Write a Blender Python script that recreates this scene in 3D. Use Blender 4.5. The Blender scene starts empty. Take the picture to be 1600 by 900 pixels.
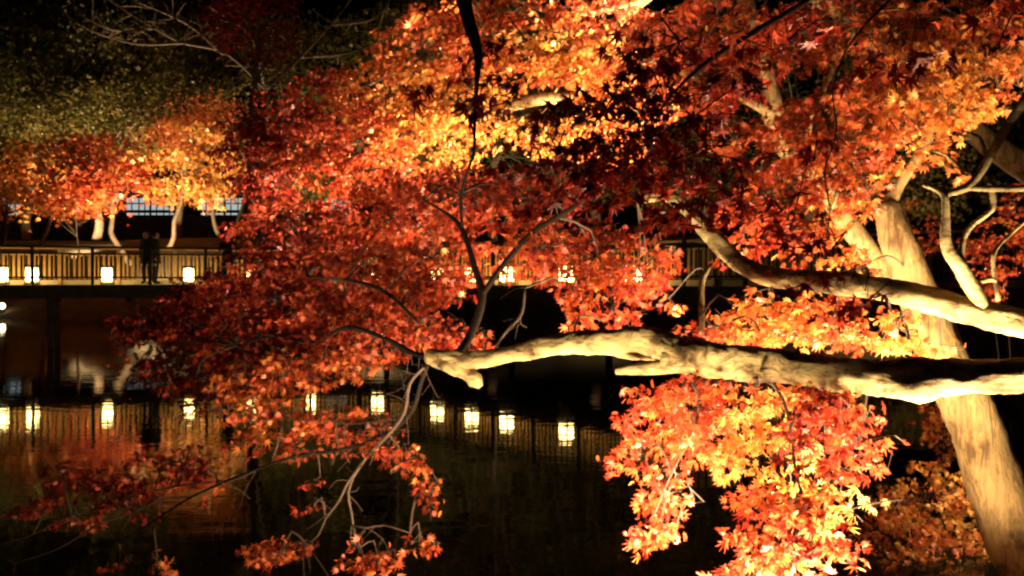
import bpy, bmesh, math, random
import numpy as np
from mathutils import Vector, Matrix
random.seed(7); rng = np.random.default_rng(7)
R = math.radians
S = bpy.context.scene
COL = S.collection

# ------------------------------------------------------------------ camera, sky, moon, exposure
CAM_Z, FOC, HOR = 2.1, 1300.0, 437.0
cd = bpy.data.cameras.new('camera'); cam = bpy.data.objects.new('camera', cd); COL.objects.link(cam)
cd.sensor_width = 36; cd.lens = FOC / 1600 * 36; cd.clip_start = 0.05; cd.clip_end = 2000
cam.location = (0, 0, CAM_Z); cam.rotation_euler = (R(90) - math.atan((450 - HOR) / FOC), 0, 0)
S.camera = cam
W = bpy.data.worlds.new('World'); S.world = W; W.use_nodes = True
wn = W.node_tree; bg = wn.nodes['Background']
sky = wn.nodes.new('ShaderNodeTexSky'); sky.sky_type = 'NISHITA'; sky.sun_disc = False
sky.sun_elevation = R(-6); sky.sun_rotation = R(200)
wn.links.new(sky.outputs[0], bg.inputs[0]); bg.inputs[1].default_value = 0.08
sl = bpy.data.lights.new('moon', 'SUN'); sl.energy = 0.004; sl.angle = R(0.5); sl.color = (1, .93, .85)
so = bpy.data.objects.new('moon', sl); COL.objects.link(so); so.rotation_euler = (R(50), 0, R(20))
vs = S.view_settings; vs.view_transform = 'Standard'; vs.look = 'None'; vs.exposure = 1.1; vs.gamma = 1
S.render.engine = 'CYCLES'
cy = S.cycles
cy.max_bounces = 6; cy.diffuse_bounces = 3; cy.glossy_bounces = 3; cy.transmission_bounces = 4; cy.transparent_max_bounces = 4
cy.use_denoising = True; cy.caustics_reflective = False; cy.caustics_refractive = False
cy.sample_clamp_indirect = 6; cy.filter_width = 2.3

WARM = (1.0, .76, .44)

def P(px, py, d):
    return Vector(((px - 800) / FOC * d, d, CAM_Z - (py - HOR) / FOC * d))

# ------------------------------------------------------------------ materials
def mat(name, rgb, rough=.8, noise=None, bump=None, spec=.3, metallic=0):
    """noise = (scale, second colour), bump = (scale, strength, distance)"""
    m = bpy.data.materials.new(name); m.use_nodes = True
    nt = m.node_tree; b = nt.nodes['Principled BSDF']
    b.inputs['Base Color'].default_value = (*rgb, 1); b.inputs['Roughness'].default_value = rough
    b.inputs['Specular IOR Level'].default_value = spec; b.inputs['Metallic'].default_value = metallic
    tc = nt.nodes.new('ShaderNodeTexCoord')
    if noise:
        n = nt.nodes.new('ShaderNodeTexNoise'); n.inputs['Scale'].default_value = noise[0]; n.inputs['Detail'].default_value = 6
        n.inputs['Roughness'].default_value = .65
        nt.links.new(tc.outputs['Object'], n.inputs['Vector'])
        r = nt.nodes.new('ShaderNodeValToRGB'); r.color_ramp.elements[0].position = .36; r.color_ramp.elements[1].position = .66
        r.color_ramp.elements[0].color = (*rgb, 1); r.color_ramp.elements[1].color = (*noise[1], 1)
        nt.links.new(n.outputs['Fac'], r.inputs[0]); nt.links.new(r.outputs[0], b.inputs['Base Color'])
    if bump:
        n2 = nt.nodes.new('ShaderNodeTexNoise'); n2.inputs['Scale'].default_value = bump[0]; n2.inputs['Detail'].default_value = 8
        nt.links.new(tc.outputs['Object'], n2.inputs['Vector'])
        bp = nt.nodes.new('ShaderNodeBump'); bp.inputs['Strength'].default_value = bump[1]; bp.inputs['Distance'].default_value = bump[2]
        nt.links.new(n2.outputs['Fac'], bp.inputs['Height']); nt.links.new(bp.outputs[0], b.inputs['Normal'])
    return m

def bark_mat(name, a, b2, stretch=.16, scale=14, strength=.8, dist=.02):
    m = bpy.data.materials.new(name); m.use_nodes = True
    nt = m.node_tree; b = nt.nodes['Principled BSDF']; b.inputs['Roughness'].default_value = .85; b.inputs['Specular IOR Level'].default_value = .2
    tc = nt.nodes.new('ShaderNodeTexCoord'); mp = nt.nodes.new('ShaderNodeMapping'); mp.inputs['Scale'].default_value = (1, 1, stretch) if stretch < 1 else (1 / stretch, 1, 1)
    nt.links.new(tc.outputs['Object'], mp.inputs[0])
    n = nt.nodes.new('ShaderNodeTexNoise'); n.inputs['Scale'].default_value = scale; n.inputs['Detail'].default_value = 7; n.inputs['Roughness'].default_value = .7; n.inputs['Distortion'].default_value = .6
    nt.links.new(mp.outputs[0], n.inputs['Vector'])
    n3 = nt.nodes.new('ShaderNodeTexNoise'); n3.inputs['Scale'].default_value = 5; n3.inputs['Detail'].default_value = 5
    nt.links.new(tc.outputs['Object'], n3.inputs['Vector'])
    ad = nt.nodes.new('ShaderNodeMath'); ad.operation = 'MULTIPLY_ADD'; ad.inputs[1].default_value = .55
    nt.links.new(n3.outputs['Fac'], ad.inputs[0])
    h = nt.nodes.new('ShaderNodeMath'); h.operation = 'MULTIPLY'; h.inputs[1].default_value = .45; nt.links.new(n.outputs['Fac'], h.inputs[0]); nt.links.new(h.outputs[0], ad.inputs[2])
    r = nt.nodes.new('ShaderNodeValToRGB'); r.color_ramp.elements[0].position = .40; r.color_ramp.elements[1].position = .53
    r.color_ramp.elements[0].color = (*b2, 1); r.color_ramp.elements[1].color = (*a, 1)
    nt.links.new(ad.outputs[0], r.inputs[0]); nt.links.new(r.outputs[0], b.inputs['Base Color'])
    bp = nt.nodes.new('ShaderNodeBump'); bp.inputs['Strength'].default_value = strength; bp.inputs['Distance'].default_value = dist
    nt.links.new(n.outputs['Fac'], bp.inputs['Height']); nt.links.new(bp.outputs[0], b.inputs['Normal'])
    return m

def emit(name, rgb, s):
    m = bpy.data.materials.new(name); m.use_nodes = True
    b = m.node_tree.nodes['Principled BSDF']
    b.inputs['Base Color'].default_value = (.8, .75, .65, 1)
    b.inputs['Emission Color'].default_value = (*rgb, 1); b.inputs['Emission Strength'].default_value = s
    return m

def leaf_mat(name, stops, trans=.4, gloss=.024):
    m = bpy.data.materials.new(name); m.use_nodes = True
    nt = m.node_tree; nt.nodes.clear()
    out = nt.nodes.new('ShaderNodeOutputMaterial')
    at = nt.nodes.new('ShaderNodeAttribute'); at.attribute_name = 'tone'
    rp = nt.nodes.new('ShaderNodeValToRGB')
    e = rp.color_ramp.elements
    while len(e) < len(stops): e.new(.5)
    for el, (p, c) in zip(e, stops): el.position = p; el.color = (*c, 1)
    nt.links.new(at.outputs['Fac'], rp.inputs[0])
    d = nt.nodes.new('ShaderNodeBsdfDiffuse'); t = nt.nodes.new('ShaderNodeBsdfTranslucent')
    g = nt.nodes.new('ShaderNodeBsdfGlossy'); g.inputs['Roughness'].default_value = .38; g.inputs['Color'].default_value = (1, 1, 1, 1)
    nt.links.new(rp.outputs[0], d.inputs[0]); nt.links.new(rp.outputs[0], t.inputs[0])
    a = nt.nodes.new('ShaderNodeMixShader'); a.inputs[0].default_value = trans
    nt.links.new(d.outputs[0], a.inputs[1]); nt.links.new(t.outputs[0], a.inputs[2])
    b = nt.nodes.new('ShaderNodeMixShader'); b.inputs[0].default_value = gloss
    nt.links.new(a.outputs[0], b.inputs[1]); nt.links.new(g.outputs[0], b.inputs[2])
    nt.links.new(b.outputs[0], out.inputs[0])
    return m

M = {}
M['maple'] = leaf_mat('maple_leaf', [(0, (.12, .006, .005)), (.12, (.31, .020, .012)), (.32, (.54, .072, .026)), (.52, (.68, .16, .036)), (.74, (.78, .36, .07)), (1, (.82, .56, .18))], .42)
M['green'] = leaf_mat('evergreen_leaf', [(0, (.045, .045, .010)), (.5, (.095, .085, .018)), (1, (.20, .125, .028))], .3, .012)
M['bark'] = bark_mat('pale_bark', (.40, .29, .125), (.085, .048, .02), 3, 20, 1.0, .035)
M['bark_tan'] = bark_mat('tan_bark', (.38, .245, .10), (.12, .066, .025), .13, 34, 1.0, .03)
M['bark_shaded'] = mat('shaded_dark_bark', (.017, .010, .007), .95, (14, (.011, .007, .005)), (40, .5, .008), spec=.08)  # near-black so backlit twigs read dark: their shade is in the colour
M['twig'] = mat('twig_bark', (.085, .052, .034), .85, (20, (.05, .03, .02)))
M['bark_far'] = mat('far_bark', (.16, .105, .06), .9, (3, (.09, .06, .035)), (8, .5, .03))
M['rail'] = mat('dark_rail_timber', (.03, .02, .014), .7, (6, (.018, .012, .009)), (30, .3, .004))
M['slat'] = mat('cedar_slat', (.46, .29, .13), .75, (5, (.34, .20, .085)), (25, .3, .004))
M['stone'] = mat('pale_edge_beam', (.52, .45, .34), .75, (4, (.38, .32, .23)), (30, .3, .005))
M['deck'] = mat('deck_timber', (.20, .14, .08), .8, (4, (.13, .09, .05)))
M['pier'] = mat('pier_timber', (.07, .05, .035), .85, (5, (.04, .03, .02)), (20, .4, .01))
M['paper'] = emit('lit_lantern_paper', (1.0, .66, .20), 6)
nt = M['paper'].node_tree; tc = nt.nodes.new('ShaderNodeTexCoord'); vm = nt.nodes.new('ShaderNodeVectorMath'); vm.operation = 'DISTANCE'; vm.inputs[1].default_value = (0, 0, .27)
mr = nt.nodes.new('ShaderNodeMapRange'); mr.inputs[1].default_value = .15; mr.inputs[2].default_value = .32; mr.inputs[3].default_value = 15; mr.inputs[4].default_value = 2
nt.links.new(tc.outputs['Object'], vm.inputs[0]); nt.links.new(vm.outputs['Value'], mr.inputs[0]); nt.links.new(mr.outputs[0], nt.nodes['Principled BSDF'].inputs['Emission Strength'])
M['globe'] = emit('lit_globe', (1.0, .78, .42), 5)
M['lens'] = emit('lit_floodlight_lens', (1.0, .74, .40), 6)
M['pane'] = emit('lit_window_pane', (.74, .86, .84), .26)
M['glass'] = mat('dark_window_glass', (.02, .025, .03), .1, spec=.6)
M['black'] = mat('black_metal', (.02, .02, .02), .5)
M['wall'] = mat('building_plaster', (.18, .17, .155), .85, (2, (.13, .12, .11)))
M['roof'] = mat('building_roof', (.05, .05, .055), .7, (2, (.035, .035, .04)))
M['soil'] = mat('bank_soil', (.055, .042, .02), .95, (1.6, (.10, .07, .03)), (9, .9, .05))
M['cloth'] = mat('dark_coat_cloth', (.035, .032, .034), .9, (12, (.012, .012, .014)))
M['cloth2'] = mat('dark_brown_coat_cloth', (.028, .019, .014), .9, (12, (.018, .013, .01)))
M['skin'] = mat('skin', (.42, .26, .18), .6)
M['hair'] = mat('black_hair', (.012, .010, .009), .5)
# pond water
wm = bpy.data.materials.new('pond_water'); wm.use_nodes = True
nt = wm.node_tree; b = nt.nodes['Principled BSDF']
b.inputs['Base Color'].default_value = (.008, .006, .003, 1); b.inputs['Roughness'].default_value = .035; b.inputs['IOR'].default_value = 1.33
tc = nt.nodes.new('ShaderNodeTexCoord'); mp = nt.nodes.new('ShaderNodeMapping'); mp.inputs['Scale'].default_value = (.8, 1.5, 1)
n1 = nt.nodes.new('ShaderNodeTexNoise'); n1.inputs['Scale'].default_value = 2.2; n1.inputs['Detail'].default_value = 3
bp = nt.nodes.new('ShaderNodeBump'); bp.inputs['Strength'].default_value = .06; bp.inputs['Distance'].default_value = .05
nt.links.new(tc.outputs['Object'], mp.inputs[0]); nt.links.new(mp.outputs[0], n1.inputs[0]); nt.links.new(n1.outputs['Fac'], bp.inputs['Height']); nt.links.new(bp.outputs[0], b.inputs['Normal'])
M['water'] = wm

# ------------------------------------------------------------------ object helpers
def tag(o, label=None, cat=None, group=None, kind=None):
    if label: o['label'] = label
    if cat: o['category'] = cat
    if group: o['group'] = group
    if kind: o['kind'] = kind
    return o

def thing(name, label, cat, loc=(0, 0, 0), rz=0, group=None):
    o = bpy.data.objects.new(name, None); COL.objects.link(o)
    o.location = loc; o.rotation_euler = (0, 0, rz); o.empty_display_size = .2
    return tag(o, label, cat, group)

def link(name, me, parent=None, loc=None, rz=None, kind=None):
    """mesh coordinates are world coordinates unless loc is given; the parent's own transform is taken out"""
    o = bpy.data.objects.new(name, me); COL.objects.link(o)
    if loc is not None: o.location = loc
    if rz is not None: o.rotation_euler = (0, 0, rz)
    if parent is not None: o.parent = parent
    if kind: o['kind'] = kind
    return o

def wlink(name, me, parent, kind=None):
    """part whose mesh is in world coordinates, parent an unrotated empty"""
    o = link(name, me, parent, kind=kind); o.location = -Vector(parent.location); return o

def bm_mesh(name, bm, m, smooth=False):
    me = bpy.data.meshes.new(name); bm.normal_update(); bm.to_mesh(me); bm.free()
    me.materials.append(m)
    if smooth: me.polygons.foreach_set('use_smooth', [True] * len(me.polygons))
    return me

def box(bm, c, s, rz=0, bev=0):
    r = bmesh.ops.create_cube(bm, size=1)
    mx = Matrix.Translation(c) @ Matrix.Rotation(rz, 4, 'Z') @ Matrix.Diagonal((*s, 1))
    bmesh.ops.transform(bm, matrix=mx, verts=r['verts'])
    if bev: bmesh.ops.bevel(bm, geom=list({e for v in r['verts'] for e in v.link_edges}), offset=bev, segments=1, affect='EDGES')

def obox(bm, p, q, w, h, bev=0):
    """bar of width w (horizontal) and height h from p to q"""
    p, q = Vector(p), Vector(q); d = q - p
    box(bm, (p + q) / 2, (d.length, w, h), math.atan2(d.y, d.x), bev)

def catmull(pts, step):
    """pts: list of (Vector, radius) -> resampled positions and radii"""
    A = [p for p, _ in pts]; Rr = [r for _, r in pts]
    out = []
    for i in range(len(A) - 1):
        p0 = A[i - 1] if i else A[0] * 2 - A[1]; p1 = A[i]; p2 = A[i + 1]; p3 = A[i + 2] if i + 2 < len(A) else A[-1] * 2 - A[-2]
        n = max(2, int((p2 - p1).length / step))
        for k in range(n):
            t = k / n
            q = .5 * ((2 * p1) + (p2 - p0) * t + (2 * p0 - 5 * p1 + 4 * p2 - p3) * t * t + (3 * p1 - p0 - 3 * p2 + p3) * t ** 3)
            out.append((q, Rr[i] + (Rr[i + 1] - Rr[i]) * t))
    out.append((A[-1], Rr[-1]))
    return out

def tube_data(path, sides, rough=0.0, seed=0):
    rs = random.Random(seed)
    V, F = [], []
    up = Vector((0.13, .21, 1)).normalized(); prev = None
    ph = rs.random() * 6
    wob = [rs.uniform(-1, 1) for _ in range(64)]
    for i, (p, r) in enumerate(path):
        a = path[max(i - 1, 0)][0]; c = path[min(i + 1, len(path) - 1)][0]
        t = (c - a).normalized() if (c - a).length > 1e-6 else Vector((0, 0, 1))
        u = up - t * up.dot(t)
        if prev is not None: u = prev - t * prev.dot(t)
        if u.length < 1e-3: u = Vector((1, 0, 0)) - t * t.x
        u.normalize(); v = t.cross(u); prev = u
        for k in range(sides):
            an = 2 * math.pi * k / sides
            rr = r
            if rough: rr *= 1 + rough * (.5 * math.sin(3 * an + ph + i * .23) + .35 * math.sin(2 * an - i * .41 + ph) + .5 * wob[(i * 5 + k * 11) % 64] + .45 * wob[(i // 3 * 7 + k // 2 * 13) % 64])
            V.append(p + u * math.cos(an) * rr + v * math.sin(an) * rr)
        if i:
            o = (i - 1) * sides
            for k in range(sides):
                k2 = (k + 1) % sides
                F.append((o + k, o + k2, o + sides + k2, o + sides + k))
    F.append(tuple(range(sides))[::-1]); F.append(tuple(range(len(V) - sides, len(V))))
    return V, F

def tube_mesh(name, pts, m, sides=10, step=.05, rough=.0, seed=0):
    V, F = tube_data(catmull(pts, step), sides, rough, seed)
    me = bpy.data.meshes.new(name); me.from_pydata(V, [], F); me.materials.append(m)
    me.polygons.foreach_set('use_smooth', [True] * len(me.polygons)); me.update()
    return me

class Tubes:                                   # many thin twigs joined into one mesh
    def __init__(s): s.V, s.F = [], []
    def add(s, path, sides=3):
        V, F = tube_data(path, sides); o = len(s.V)
        s.V += V; s.F += [tuple(i + o for i in f) for f in F[:-2]]
    def mesh(s, name, m):
        me = bpy.data.meshes.new(name); me.from_pydata(s.V, [], s.F); me.materials.append(m); me.update(); return me

# ------------------------------------------------------------------ leaves
def leaf_template(lobes=7):
    ang, ln = ([0, 37, 76, 122], [1, .93, .74, .40]) if lobes == 7 else ([0, 48, 104], [1, .88, .55])
    pts = []
    tips = [(-a, l) for a, l in zip(ang[::-1], ln[::-1])][:-1] + list(zip(ang, ln))
    pts.append((0.0, -.10, 0.0))
    for i, (a, l) in enumerate(tips):
        x, y = math.sin(R(a)) * l, math.cos(R(a)) * l
        pts.append((x, y, -.26 * l * l))
        if i < len(tips) - 1:
            a2 = (a + tips[i + 1][0]) / 2; nl = .34 * min(l, tips[i + 1][1]) + .05
            pts.append((math.sin(R(a2)) * nl, math.cos(R(a2)) * nl, .035))
    c = (0, .10, -.02)
    V = np.array([c] + pts); n = len(pts)
    F = np.array([(0, 1 + (i + 1) % n, 1 + i) for i in range(n)])
    V[:, :2] *= .62; V[:, 2] *= .62; V[:, 1] -= -.05
    return V, F
T7, T5 = leaf_template(7), leaf_template(5)

def leaf_mesh(name, L, m, T):
    """L: dict of arrays pos, tip, nor, size, tone -> one joined mesh"""
    V0, F0 = T; n = len(L['pos'])
    t = L['tip']; nn = L['nor']; s = np.cross(t, nn)
    curl = L['curl'][:, None]
    V = (L['pos'][:, None, :] + L['size'][:, None, None] * (V0[None, :, 0:1] * s[:, None, :] + V0[None, :, 1:2] * t[:, None, :] + (V0[None, :, 2:3] * curl[:, :, None]) * nn[:, None, :]))
    nv = len(V0); F = (F0[None] + (np.arange(n) * nv)[:, None, None]).reshape(-1, 3)
    me = bpy.data.meshes.new(name)
    me.vertices.add(n * nv); me.vertices.foreach_set('co', V.reshape(-1))
    me.loops.add(F.size); me.loops.foreach_set('vertex_index', F.reshape(-1).astype(np.int32))
    me.polygons.add(len(F)); me.polygons.foreach_set('loop_start', np.arange(0, F.size, 3, dtype=np.int32)); me.polygons.foreach_set('loop_total', np.full(len(F), 3, np.int32))
    a = me.attributes.new('tone', 'FLOAT', 'POINT'); a.data.foreach_set('value', np.repeat(L['tone'], nv).astype(np.float32))
    me.materials.append(m); me.update(calc_edges=True)
    return me

LEAF_MESH = {}
def leaf_piece(tone, curl):
    k = (int(round(tone * 12)), int(curl > 1))
    if k not in LEAF_MESH:
        V0, F0 = T7; V = V0.copy(); V[:, 2] *= (.7, 1.5)[k[1]]
        me = bpy.data.meshes.new('leaf'); me.from_pydata(V.tolist(), [], F0.tolist())
        a = me.attributes.new('tone', 'FLOAT', 'POINT'); a.data.foreach_set('value', [k[0] / 12] * len(V)); me.materials.append(M['maple'])
        LEAF_MESH[k] = me
    return LEAF_MESH[k]

def norm(a): return a / np.maximum(np.linalg.norm(a, axis=1, keepdims=True), 1e-9)

class Tree:
    """a tree under one Empty: trunk, branches, twigs, foliage and its nearest single leaves"""
    def __init__(s, name, label, base, cat='tree', group=None):
        s.root = thing(name, label, cat, base, 0, group)
        s.hub = 1; s.skel = []; s.tw = Tubes(); s.L = []; s.n = 0
    def limb(s, pts, name='branch', m='bark', sides=10, rough=.05, step=.05, hubs=True):
        """pts: (px, py, depth, width in px)"""
        w = [(P(a, b, d), max(wd, 1) / FOC * d / 2) for a, b, d, wd in pts]
        return s.wlimb(w, name, m, sides, rough, step, hubs)
    def wlimb(s, w, name='branch', m='bark', sides=10, rough=.05, step=.05, hubs=True):
        s.n += 1
        o = wlink(name, tube_mesh(name, w, M[m], sides, step, rough, s.n), s.root)
        if hubs: s.skel += [(p, r) for p, r in catmull(w, .12)]
        return o
    def nearest(s, p):
        return min(s.skel, key=lambda q: (q[0] - p).length)[0]
    def pad(s, cx, cy, rx, ry, d, dd=.25, tone=.3, dens=1.0, size=.058, tilt=0, spread=.12, face=.55, droop=.6):
        c = P(cx, cy, d); k = d / FOC
        area = math.pi * rx * ry * k * k
        nl = int(area * 3500 * dens * (.058 / size) ** 2) + 3
        nsp = max(1, int(nl / 15))
        hub0 = s.nearest(c); hubc = c + Vector((0, 0, -.1 * ry * k))
        mid = (hub0 + hubc) / 2 + Vector((random.uniform(-.06, .06), random.uniform(-.06, .06), .08))
        s.tw.add(catmull([(hub0, .006 * s.hub), (mid, .005 * s.hub), (hubc, .0035 * s.hub)], .08), 4)
        ca, sa = math.cos(R(tilt)), math.sin(R(tilt))
        out = (c - Vector(s.root.location)); out.z = 0; out.normalize()
        for _ in range(nsp):
            r = math.sqrt(random.random()) * random.choice((1, 1, 1, 1.12)); a = random.random() * 2 * math.pi
            ex, ey = rx * r * math.cos(a), ry * r * math.sin(a)
            x, y = ex * ca - ey * sa, ex * sa + ey * ca
            dep = d + random.gauss(0, dd * .5)
            b0 = P(cx + x, cy + y, dep)
            dr = Vector((out.x * .7 + random.uniform(-1, 1), out.y * .4 + random.uniform(-1, 1), random.uniform(-.55, .25) * droop)).normalized()
            ln = random.uniform(.10, .24) * (size / .058)
            st = b0 - dr * ln * .5
            if random.random() < .55:
                m2 = (hubc + st) / 2 + Vector((random.uniform(-.05, .05), random.uniform(-.05, .05), random.uniform(0, .06)))
                s.tw.add([(hubc, .003), (m2, .0024), (st, .0018)], 3)
            tw = []
            for j in range(5):
                f = j / 4; q = st + dr * ln * f + Vector((0, 0, -droop * .22 * ln * f * f))
                tw.append((q, .0018 - .001 * f))
            s.tw.add(tw, 3)
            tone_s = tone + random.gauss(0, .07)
            side = Vector((-dr.y, dr.x, 0)).normalized() if abs(dr.z) < .98 else Vector((1, 0, 0))
            for j in range(1, 5):
                for sg in ((-1, 1) if j < 4 else (-1, 0, 1)):
                    n2 = 2 if (j > 1 and random.random() < .5) else 1
                    for e in range(n2):
                        q = tw[j][0] + side * sg * random.uniform(.015, .045) * size / .058 + Vector((random.gauss(0, .012), random.gauss(0, .012), random.gauss(0, .014)))
                        t = side * sg * .8 + dr * .6 + Vector((random.gauss(0, .4), random.gauss(0, .4), -random.uniform(.1, 1.3) * droop))
                        nn = Vector((random.gauss(0, .55), -face + random.gauss(0, .5), .35 + random.gauss(0, .45)))
                        s.L.append((*q, *t, *nn, size * random.uniform(.5, 1.3), tone_s + random.gauss(0, .09), random.uniform(.2, 3.0)))
    def finish(s, singles=300, twig='twig', leaf='maple', T=T7):
        if s.tw.V: wlink('twigs', s.tw.mesh('twigs', M[twig]), s.root, 'stuff')
        if not s.L: return
        A = np.array(s.L); pos, t, n = A[:, 0:3], norm(A[:, 3:6]), A[:, 6:9]
        n = norm(n - t * (n * t).sum(1, keepdims=True))
        size, tone, curl = A[:, 9], np.clip(A[:, 10], 0, 1), A[:, 11]
        if singles:
            px = 800 + pos[:, 0] / pos[:, 1] * FOC; py = HOR - (pos[:, 2] - CAM_Z) / pos[:, 1] * FOC
            inside = (px > 5) & (px < 1595) & (py > 5) & (py < 895)
            sc = np.where(inside, size / pos[:, 1] * (.5 + np.abs(n[:, 1])), 0)
            idx = np.argsort(-sc)[:singles]
            keep = np.ones(len(pos), bool)
            rl = Vector(s.root.location)
            for i in idx:
                if sc[i] <= 0: continue
                keep[i] = False
                tt, nn = Vector(t[i]), Vector(n[i]); ss = tt.cross(nn)
                o = bpy.data.objects.new('leaf', leaf_piece(tone[i], curl[i])); COL.objects.link(o); o.parent = s.root
                z = size[i]
                o.matrix_local = Matrix(((ss.x * z, tt.x * z, nn.x * z, pos[i, 0] - rl.x), (ss.y * z, tt.y * z, nn.y * z, pos[i, 1] - rl.y), (ss.z * z, tt.z * z, nn.z * z, pos[i, 2] - rl.z), (0, 0, 0, 1)))
        else:
            keep = np.ones(len(pos), bool)
        wlink('foliage', leaf_mesh('foliage', dict(pos=pos[keep], tip=t[keep], nor=n[keep], size=size[keep], tone=tone[keep], curl=curl[keep]), M[leaf], T), s.root, 'stuff')

# ------------------------------------------------------------------ terrain and water
def smooth(a, b, x):
    t = np.clip((x - a) / (b - a), 0, 1); return t * t * (3 - 2 * t)
def ground_z(x, y):
    x = np.asarray(x, float); y = np.asarray(y, float)
    near = 1 - smooth(1.4, 3.7, y + .25 * np.sin(x * 1.3) - .95 * smooth(-.2, 1.0, x))                  # the bank the viewer stands on
    right = smooth(.9, 2.6, x - .47 * y + .3 * np.sin(y * .5))               # the bank on the right
    shore = 43 + 2.5 * np.sin(x * .13) + 1.2 * np.sin(x * .41 + 1)
    far = smooth(0, 14, y - shore) * 4.6 + np.clip(y - shore - 12, 0, 400) * .035 + smooth(95, 190, y) * 16
    left = smooth(34, 42, -x - .2 * y) * 2.5
    hgt = -1.1 + np.maximum(np.maximum(near * 1.55, right * 1.5 + np.clip(x - .47 * y - 2, 0, 60) * .12), np.maximum(far + smooth(-1.5, 1.5, y - shore) * 1.3, left))
    return hgt + .05 * np.sin(x * 2.1 + y) * np.cos(y * 1.7) + .02 * np.sin(x * 7) * np.sin(y * 6.1)
xs = np.concatenate([np.arange(-180, -40, 7), np.arange(-40, -6, 1.6), np.arange(-6, 12, .3), np.arange(12, 40, 1.6), np.arange(40, 185, 7)])
ys = np.concatenate([np.arange(-60, -4, 4), np.arange(-4, 14, .3), np.arange(14, 70, 1.4), np.arange(70, 260, 6)])
X, Y = np.meshgrid(xs, ys); Z = ground_z(X, Y)
nx, ny = len(xs), len(ys)
me = bpy.data.meshes.new('ground')
me.from_pydata(np.stack([X, Y, Z], -1).reshape(-1, 3).tolist(), [], [(j * nx + i, j * nx + i + 1, (j + 1) * nx + i + 1, (j + 1) * nx + i) for j in range(ny - 1) for i in range(nx - 1)])
me.materials.append(M['soil']); me.polygons.foreach_set('use_smooth', [True] * len(me.polygons))
link('ground', me, kind='structure')
bm = bmesh.new(); bmesh.ops.create_grid(bm, x_segments=1, y_segments=1, size=1)
bmesh.ops.transform(bm, matrix=Matrix.Translation((0, 60, 0)) @ Matrix.Diagonal((170, 115, 1, 1)), verts=bm.verts)
link('water', bm_mesh('water', bm, M['water']), kind='structure')

def gz(x, y): return float(ground_z(x, y))

# ------------------------------------------------------------------ floodlights (fixture with its own light)
def floodlight(label, loc, target, watts, spot=100, blend=.6, color=WARM, size=.12):
    loc = Vector(loc); d = (Vector(target) - loc).normalized(); rz = math.atan2(d.y, d.x) - math.pi / 2
    g = gz(loc.x, loc.y)
    root = thing('floodlight', label, 'floodlight', (loc.x, loc.y, min(g, loc.z - .1)), 0, 'garden floodlights')
    q = d.to_track_quat('-Z', 'Y')
    bm = bmesh.new()                                          # open fronted housing
    bmesh.ops.create_cone(bm, cap_ends=True, segments=16, radius1=size * 1.15, radius2=size * .7, depth=size * 1.4)
    f = [f for f in bm.faces if f.normal.z < -.9]; bmesh.ops.delete(bm, geom=f, context='FACES')
    bmesh.ops.translate(bm, verts=bm.verts, vec=(0, 0, size * .75))
    bmesh.ops.transform(bm, matrix=Matrix.Translation(loc - root.location) @ q.to_matrix().to_4x4(), verts=bm.verts)
    link('housing', bm_mesh('housing', bm, M['black'], True), root)
    bm = bmesh.new(); bmesh.ops.create_cone(bm, cap_ends=True, segments=16, radius1=size * .95, radius2=size * .95, depth=.01)
    bmesh.ops.translate(bm, verts=bm.verts, vec=(0, 0, size * .25))
    bmesh.ops.transform(bm, matrix=Matrix.Translation(loc - root.location) @ q.to_matrix().to_4x4(), verts=bm.verts)
    link('lens', bm_mesh('lens', bm, M['lens']), root)
    bm = bmesh.new(); h = loc.z - root.location.z
    box(bm, (0, 0, h / 2 - .03), (.03, .03, max(h - .06, .06))); box(bm, (0, 0, .012), (size * 1.4, size * 1.4, .025))
    link('stand', bm_mesh('stand', bm, M['black']), root)
    l = bpy.data.lights.new('floodlight_beam', 'SPOT'); l.energy = watts; l.color = color; l.spot_size = R(spot); l.spot_blend = blend; l.shadow_soft_size = size * .8
    o = bpy.data.objects.new('floodlight_beam', l); COL.objects.link(o); o.parent = root
    o.location = loc + d * .03 - root.location; o.rotation_euler = q.to_euler()

floodlight('black floodlight on the near bank under the hanging maple leaves', (1.2, 2.9, .5), (1.25, 4.3, 2.3), 520, 104, .4)
floodlight('black floodlight on the near bank aimed out across the pond', (.75, 3.0, .45), (-1.0, 5.2, 2.4), 430, 104, .8)
floodlight('added black fill floodlight left of the viewer aimed across the pond', (-1.3, 2.7, .45), (-.75, 5.2, 2.5), 190, 70, .9)  # unseen fill lamp, added to soften the hard shadows
floodlight('black floodlight at the water edge right behind the hanging maple leaves', (1.2, 4.05, .45), (1.2, 4.3, 2.5), 430, 125, .7)
floodlight('black floodlight on the right bank aimed at the high orange maple', (5.6, 7.4, 1.0), (-.6, 7.0, 3.9), 16000, 46, .7)
floodlight('black floodlight at the foot of the foreground maple', (2.1, 2.85, .4), (1.5, 3.75, 2.4), 540, 76, .7)
floodlight('black floodlight at the foot of the leaning trunk', (2.3, 3.9, .45), (2.35, 4.8, 2.3), 80, 120, .7)
floodlight('added black floodlight lighting the saplings on the right bank', (6.6, 9.0, 1.3), (5.4, 9.4, 2.2), 240, 130, .8)  # unseen lamp, added to lift the dark background at right
floodlight('added black floodlight near the water aimed up at the underside of the pale limbs', (-.1, 2.3, .5), (.84, 3.88, 2.16), 480, 46, .8)  # extra unseen lamp, added to brighten the limb faces; beam kept narrow
floodlight('added black floodlight beside the low maple shrub on the right bank', (3.75, 5.7, 1.0), (3.2, 6.5, .5), 50, 120, .8)  # extra unseen lamp, added to brighten the shrub
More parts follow.
